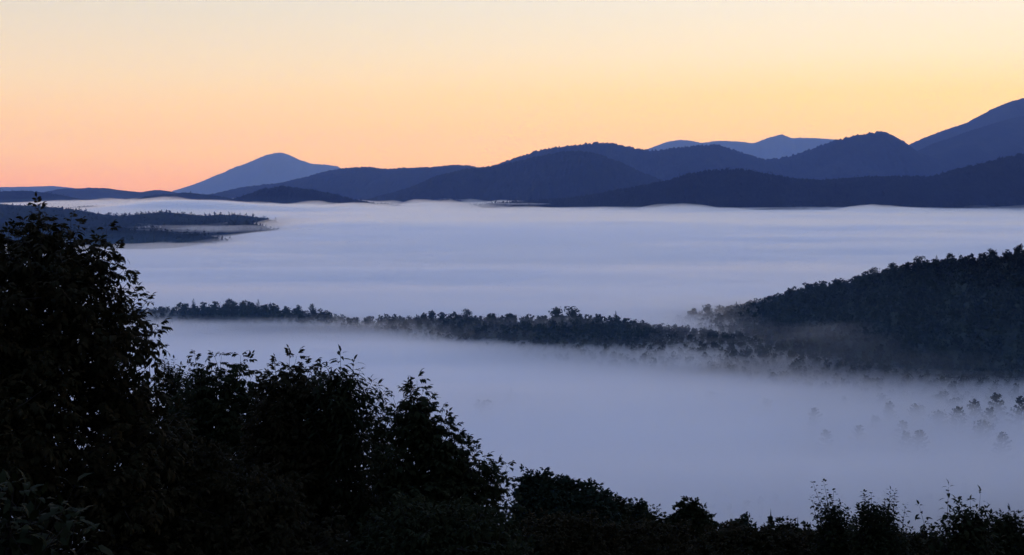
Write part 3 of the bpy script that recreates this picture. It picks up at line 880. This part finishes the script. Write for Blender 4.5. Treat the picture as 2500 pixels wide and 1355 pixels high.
def crown_pine(seed, h=22.0, w=12.0, nb=46):
    """White-pine habit: rising plumes of needles on long limbs, with gaps between the tiers."""
    r = np.random.default_rng(seed)
    wood = [tube(np.array([(0, 0, 0), (0.2, 0, h * 0.5), (0, 0, h * 0.97)]), [0.3, 0.2, 0.03], 6)]
    V, T, n = [], [], 0
    for k in range(nb):
        t = (k // 5 * 5 + 2.5 + r.normal() * 0.8) / nb
        t = min(max(t, 0), 1)
        z = h * (0.15 + 0.80 * t)
        L = w * 0.5 * ((1 - t) ** 0.7) * r.uniform(0.65, 1.2) + 0.7
        th = k * 2.4 + r.normal() * 0.4
        o = np.array((math.cos(th), math.sin(th), 0))
        end = np.array((0, 0, z)) + o * L + (0, 0, L * (0.20 + 0.35 * t))
        st = np.array((0, 0, z - 0.2))
        mid = (st + end) / 2 - (0, 0, 0.08 * L)
        wood.append(tube(np.stack([st, mid, end]), [0.07, 0.05, 0.02], 3))
        m = int(12 + 26 * L / (w * 0.5))
        for j in range(m):
            u = 0.15 + 0.85 * (j + r.random()) / m
            p = st + (end - st) * u + r.normal(size=3) * (0.35, 0.35, 0.16)
            d = unit(o * 0.8 + UP * 0.45 + r.normal(size=3) * 0.5)
            s_ = unit(np.cross(d, r.normal(size=3)))
            ln = r.uniform(0.7, 1.3)
            V += [p, p + d * ln * 0.6 + s_ * 0.42, p + d * ln, p + d * ln * 0.6 - s_ * 0.42]
            T += [(n, n + 1, n + 2), (n, n + 2, n + 3)]; n += 4
    return join(wood), (np.array(V), np.array(T))


BROAD = [crown_broad(200 + k, h=17 + k % 3, w=10.5 + (k * 1.7) % 3.5, nclump=24 + k, per=30, q=1.25) for k in range(5)]
SPRUCE = [crown_spruce(220 + k, h=16 + 2 * k, w=8.0 + 0.9 * k) for k in range(3)]
PINE = [crown_pine(230 + k, h=22 + 2 * (k % 2), w=12 + k) for k in range(4)]
KINDS = {'broad': (BROAD, M_CANOPY), 'spruce': (SPRUCE, M_NEEDLE), 'pine': (PINE, M_NEEDLE)}
PROTO = {}
for kd, (lst, mt) in KINDS.items():
    PROTO[kd] = []
    for (tv, tf), (cv, cf) in lst:
        a = mesh_from('trunk', tv, tris=tf, smooth=True); a.materials.append(M_BARK)
        b = mesh_from('crown', cv, tris=cf); b.materials.append(mt)
        PROTO[kd].append((a, b, cv[:, 2].max()))


def whole_tree(name, kd, var, loc, height, rz, label, group=None, category='tree'):
    a, b, h = PROTO[kd][var % len(PROTO[kd])]
    o = link(name, None, label=label, category=category, group=group, loc=loc)
    o.rotation_euler = (0, 0, rz)
    k = height / h
    o.scale = (k, k, k)
    link('trunk', a, parent=o); link('crown', b, parent=o)
    return o


def rooted(px, py, Y, height):
    """Foot on the ground and height of a tree whose top is seen at px, py (the height bends to the ground within limits)."""
    p = P(px, py, Y)
    g = float(ground_z(p[0], Y)) - 0.4
    h = min(max(p[2] - g, 0.75 * height), 1.5 * height)
    return (p[0], Y, p[2] - h), h


# pines and other crowns standing in the near fog
FOGTREES = [   # kind, pixel of the top, height of the top over the fog, tree height, label
    ('pine_tree', 'pine', 2380, 974, 4, 24, 'dark layered pine left of the tallest pine in the fog'),
    ('pine_tree', 'pine', 2433, 958, 7, 26, 'tallest dark pine standing out of the fog by the right edge'),
    ('pine_tree', 'pine', 2496, 966, 9, 26, 'dark pine cut by the right edge of the picture above the fog'),
    ('pine_tree', 'pine', 2338, 990, 3, 20, 'small dark pine at the left end of the row standing in the fog'),
    ('pine_tree', 'pine', 2417, 993, 2, 19, 'short pine in front of the tallest pine in the fog'),
    ('pine_tree', 'pine', 2172, 979, -1, 25, 'grey fog-veiled pine with slanting boughs, left of a rounder one'),
    ('pine_tree', 'pine', 2234, 984, -1, 25, 'grey fog-veiled rounded pine right of the slanting one'),
    ('oak_tree', 'broad', 2300, 951, 0, 22, 'grey fog-veiled leafy tree above the row of pines'),
    ('oak_tree', 'broad', 2155, 958, -3, 20, 'faint grey tree top behind the slanting pine in the fog'),
    ('oak_tree', 'broad', 2333, 970, -2, 19, 'low grey tree top between the leafy tree and the tallest pine'),
    ('oak_tree', 'broad', 1888, 907, -1, 24, 'lone grey forked tree standing in the fog below the dark hill'),
    ('oak_tree', 'broad', 1873, 968, -6, 21, 'faint grey tree below the lone forked tree in the fog'),
    ('oak_tree', 'broad', 1737, 952, -8, 22, 'very faint tree left of the lone forked tree in the fog'),
    ('spruce_tree', 'spruce', 1248, 940, -5, 26, 'very faint spruce shape in the fog right of the tapering tree'),
    ('oak_tree', 'broad', 1180, 974, -6, 22, 'very faint round tree in the fog right of the tapering tree'),
    ('oak_tree', 'broad', 2060, 965, -6, 20, 'very faint tree in the fog between the forked tree and the pines'),
    ('oak_tree', 'broad', 2140, 1010, -5, 18, 'very faint low tree under the grey pines'),
]
for q, (nm, kd, px, py, Y, hh, lab) in enumerate(FOGTREES):
    Y = (CAM_Z - Y) / ((py - 470.0) / F)
    lc, hh = rooted(px, py, Y, hh)
    whole_tree(nm, kd, q, lc, hh, q * 1.1, lab)

r = np.random.default_rng(290)
for q in range(11):
    px, py = r.uniform(1950, 2510), r.uniform(975, 1055)
    zt = r.uniform(-6.0, -3.0) + 3.5 * (px - 1800) / 700
    Y = (CAM_Z - zt) / ((py - 470.0) / F)
    kd = 'pine' if r.random() < 0.6 else 'broad'
    lc, hh = rooted(px, py, Y, r.uniform(17, 22))
    whole_tree('pine_tree' if kd == 'pine' else 'oak_tree', kd, q, lc, hh, q * 1.7,
               'ghostly ' + ('pine top' if kd == 'pine' else 'round treetop') + ' nearly drowned in the fog below the dark pines',
               'veiled pine tops' if kd == 'pine' else 'veiled round treetops')

# small spruces at the bottom of the picture
lc, hh = rooted(1882, 1240, 66.0, 7.5)
whole_tree('spruce_tree', 'spruce', 1, lc, hh, 0.4, 'ragged dark spruce top rising from the bottom hedge')
lc, hh = rooted(1948, 1257, 70.0, 7.0)
whole_tree('spruce_tree', 'spruce', 2, lc, hh, 1.4, 'narrow dark spruce top right of the ragged one')

# skyline trees that stand out one by one on the low ridge and the right-hand hill
STAND = [
    ('spruce_tree', 'spruce', 472, 727, 1700, 24, 'thin spruce spire above the left part of the misty ridge'),
    ('oak_tree', 'broad', 557, 727, 1690, 21, 'broadest crown on the left part of the misty ridge'),
    ('oak_tree', 'broad', 595, 731, 1690, 20, 'lumpy crown right of the broadest crown on the misty ridge'),
    ('spruce_tree', 'spruce', 630, 728, 1685, 22, 'tall pointed tree right of the broadest crown on the misty ridge'),
    ('spruce_tree', 'spruce', 660, 736, 1680, 20, 'small pointed tree where the misty ridge begins to sink'),
    ('oak_tree', 'broad', 728, 743, 1672, 19, 'rounded crown at the step in the misty ridge'),
    ('oak_tree', 'broad', 736, 763, 1610, 17, 'darker crown in front of the step in the misty ridge'),
    ('pine_tree', 'pine', 762, 741, 1680, 24, 'lone tall ragged pine at the dip of the misty ridge'),
    ('spruce_tree', 'spruce', 795, 754, 1668, 21, 'small spruce right of the lone ragged pine'),
    ('spruce_tree', 'spruce', 939, 764, 1612, 22, 'lone pointed spruce at the lowest point of the misty ridge'),
    ('oak_tree', 'broad', 996, 769, 1600, 18, 'pale crown where the ridge rises again right of the lone spruce'),
    ('oak_tree', 'broad', 1056, 756, 1585, 20, 'round dark crown on the middle of the misty ridge'),
    ('oak_tree', 'broad', 1140, 752, 1572, 21, 'widest dark crown on the middle of the misty ridge'),
    ('oak_tree', 'broad', 1358, 746, 1600, 22, 'pale ghostly crown behind the ridge, left of its twin'),
    ('oak_tree', 'broad', 1395, 747, 1600, 22, 'pale ghostly crown behind the ridge, right of its twin'),
    ('spruce_tree', 'spruce', 1503, 757, 1530, 22, 'pointed dark tree at the right end of the misty ridge'),
    ('oak_tree', 'broad', 1692, 750, 1705, 19, 'left of two foggy crowns at the foot of the dark hill'),
    ('oak_tree', 'broad', 1728, 741, 1700, 21, 'right of two foggy crowns at the foot of the dark hill'),
    ('spruce_tree', 'spruce', 1798, 734, 1685, 22, 'foggy spruce at the foot of the dark hill'),
    ('spruce_tree', 'spruce', 1877, 722, 1650, 19, 'small spruce on the lower slope of the dark hill'),
    ('oak_tree', 'broad', 1932, 703, 1640, 20, 'rounded crown low on the skyline of the dark hill'),
    ('oak_tree', 'broad', 2040, 678, 1620, 21, 'rounded crown halfway up the skyline of the dark hill'),
    ('oak_tree', 'broad', 2133, 650, 1600, 24, 'tall double crown on the skyline of the dark hill'),
    ('oak_tree', 'broad', 2180, 638, 1595, 22, 'flat-topped crown on the skyline of the dark hill'),
    ('oak_tree', 'broad', 2245, 624, 1580, 26, 'largest dome-shaped crown on the skyline of the dark hill'),
    ('spruce_tree', 'spruce', 2287, 620, 1575, 22, 'only spruce right of the largest dome on the dark hill'),
    ('oak_tree', 'broad', 2322, 615, 1565, 22, 'crown just right of the spruce on the dark hill'),
    ('oak_tree', 'broad', 2420, 605, 1545, 22, 'high rounded crown near the right edge of the dark hill'),
    ('oak_tree', 'broad', 2490, 594, 1530, 22, 'highest crown of the dark hill at the right edge'),
]
for q, (nm, kd, px, py, Y, hh, lab) in enumerate(STAND):
    lc, hh = rooted(px, py, Y, hh)
    whole_tree(nm, kd, q, lc, hh, q * 0.9, lab)

# the other trees of the two crest lines, one by one
r = np.random.default_rng(300)
for crest, lab, grp, dx in ((CREST, 'in the even row along the crest of the misty ridge', 'along the misty ridge', 9.0),
                            (HILLC, 'in the even row along the skyline of the right-hand hill', 'along the dark hill', 8.0)):
    cx, cyy, cz, cw = crest_arrays(crest)
    lo, hi = P(340, 700, 1700)[0], P(1640, 700, 1530)[0]
    if crest is HILLC:
        lo, hi = P(1700, 700, 1690)[0], P(2540, 600, 1530)[0]
    x = lo
    while x < hi:
        y = float(np.interp(x, cx, cyy)) + r.uniform(-12, 10)
        kd = 'spruce' if r.random() < 0.22 else 'broad'
        z = float(ground_z(x, y))
        whole_tree('spruce_tree' if kd == 'spruce' else 'broadleaf_tree', kd, int(r.integers(0, 9)), (x, y, z - 0.5), r.uniform(12.5, 18.5), r.uniform(0, 6),
                   ('small pointed spruce ' if kd == 'spruce' else 'dark rounded tree ') + lab, ('spruces ' if kd == 'spruce' else 'rounded trees ') + grp)
        x += r.uniform(0.6, 1.4) * dx


# the closed forest on those slopes, one mass each
def forest(name, pts, seed, hrange, conifer=0.2, lowpoly=False, group=None):
    r = np.random.default_rng(seed)
    V, T, n = [], [], 0
    sets = BROADLOW + SPRUCELOW
    nb = len(BROADLOW)
    which = np.where(r.random(len(pts)) < conifer, nb + r.integers(0, len(SPRUCELOW), len(pts)), r.integers(0, nb, len(pts)))
    rz = r.uniform(0, 6.28, len(pts)); pts = np.asarray(pts)
    hh = r.uniform(*hrange, len(pts)) * (1 + 0.28 * fbm(pts[:, 0] / 45, pts[:, 1] / 45, seed + 1, 2))
    c, s_ = np.cos(rz), np.sin(rz)
    R = np.zeros((len(pts), 3, 3)); R[:, 0, 0] = c; R[:, 0, 1] = -s_; R[:, 1, 0] = s_; R[:, 1, 1] = c; R[:, 2, 2] = 1
    hs = np.array([v[:, 2].max() for v, f in sets])
    v, f = bake(sets, np.asarray(pts), R, hh / hs[which], which)
    return link(name, mesh_from(name, v, tris=f), M_CANOPY, kind='stuff')


BROADLOW = [crown_broad(260 + k, h=17, w=9.5, nclump=11, per=7, q=2.6)[1] for k in range(4)]
SPRUCELOW = [crown_spruce(270 + k, h=18, w=6.0, whorls=9, per=6, sprays=1)[1] for k in range(2)]


def scatter(x0, x1, y0, y1, gap, seed, test):
    r = np.random.default_rng(seed)
    X, Y = np.meshgrid(np.arange(x0, x1, gap), np.arange(y0, y1, gap))
    X = X.ravel() + r.uniform(-0.5, 0.5, X.size) * gap; Y = Y.ravel() + r.uniform(-0.5, 0.5, Y.size) * gap
    Z = ground_z(X, Y)
    m = test(X, Y, Z)
    return np.stack([X[m], Y[m], Z[m] - 1.0], 1)


in_view = lambda X, Y: np.abs(X) < Y * 0.40 + 20
p1 = scatter(-760, 900, 1000, 1790, 7.5, 310, lambda X, Y, Z: (Z > -23) & in_view(X, Y))
forest('forest', p1[p1[:, 2] > -7], 311, (9, 20), 0.22)
BROADLOW = [crown_broad(264 + k, h=17, w=9.5, nclump=13, per=14, q=1.8)[1] for k in range(4)]
forest('forest', p1[p1[:, 2] <= -7], 314, (9, 19), 0.2)
_x, _y = np.arange(-760, 900, 5.0), np.arange(1000, 1795, 5.0)
_X, _Y = np.meshgrid(_x, _y)
_Z = ground_z(_X, _Y)
_c = np.where(_Z > -24, _Z + 5.5 + 3.0 * fbm(_X / 9, _Y / 9, 333, 2) + np.random.default_rng(5).uniform(-1.2, 1.2, _X.shape), _Z - 3.0)
_q = grid_quads(len(_x), len(_y))
_ok = ((_Z > -24) & in_view(_X, _Y)).ravel()
_q = _q[_ok[_q].all(1)]
link('forest', mesh_from('forest', np.stack([_X, _Y, _c], -1).reshape(-1, 3), quads=_q), M_CANOPY, kind='stuff')
p2 = scatter(-420, 520, 470, 1420, 17, 312, lambda X, Y, Z: (Z <= -20) & in_view(X, Y))
forest('forest', p2, 313, (5, 11), 0.3)


# small trees on the farther ridges
TINY = [crown_spruce(280, h=18, w=7, whorls=5, per=5, sprays=1)[1], crown_spruce(281, h=15, w=7.5, whorls=4, per=5, sprays=1)[1],
        crown_broad(282, h=15, w=10, nclump=5, per=5, q=4.2)[1], crown_broad(283, h=14, w=9, nclump=5, per=5, q=4.0)[1]]
for sd, cnt, near_, hr in ((53, 3200, 0.5, (9, 19)), (59, 1500, 0.7, (9, 19)), (71, 1500, 0.7, (9, 19)), (37, 900, 0.3, (10, 18)), (41, 3000, 0.35, (10, 19)), (43, 700, 0.6, (9, 16)), (31, 700, 0.2, (11, 20))):
    X, Y, Z, tf = HILLS[sd]
    r = np.random.default_rng(500 + sd)
    rows_ = np.where((tf > -near_) & (tf < 0.05))[0]
    ri = r.choice(rows_, cnt); ci = r.integers(0, X.shape[1], cnt)
    pts = np.stack([X[ri, ci], Y[ri, ci], Z[ri, ci] - 3.0], 1) + r.normal(size=(cnt, 3)) * (4, 4, 0)
    wh = np.where(r.random(cnt) < 0.45, r.integers(0, 2, cnt), r.integers(2, 4, cnt))
    th = r.uniform(0, 6.28, cnt)
    R = np.zeros((cnt, 3, 3)); R[:, 0, 0] = np.cos(th); R[:, 0, 1] = -np.sin(th); R[:, 1, 0] = np.sin(th); R[:, 1, 1] = np.cos(th); R[:, 2, 2] = 1
    hs = np.array([v[:, 2].max() for v, f in TINY])
    v, f = bake(TINY, pts, R, r.uniform(*hr, cnt) / hs[wh], wh)
    link('forest', mesh_from('forest', v, tris=f), M_CANOPY, kind='stuff')
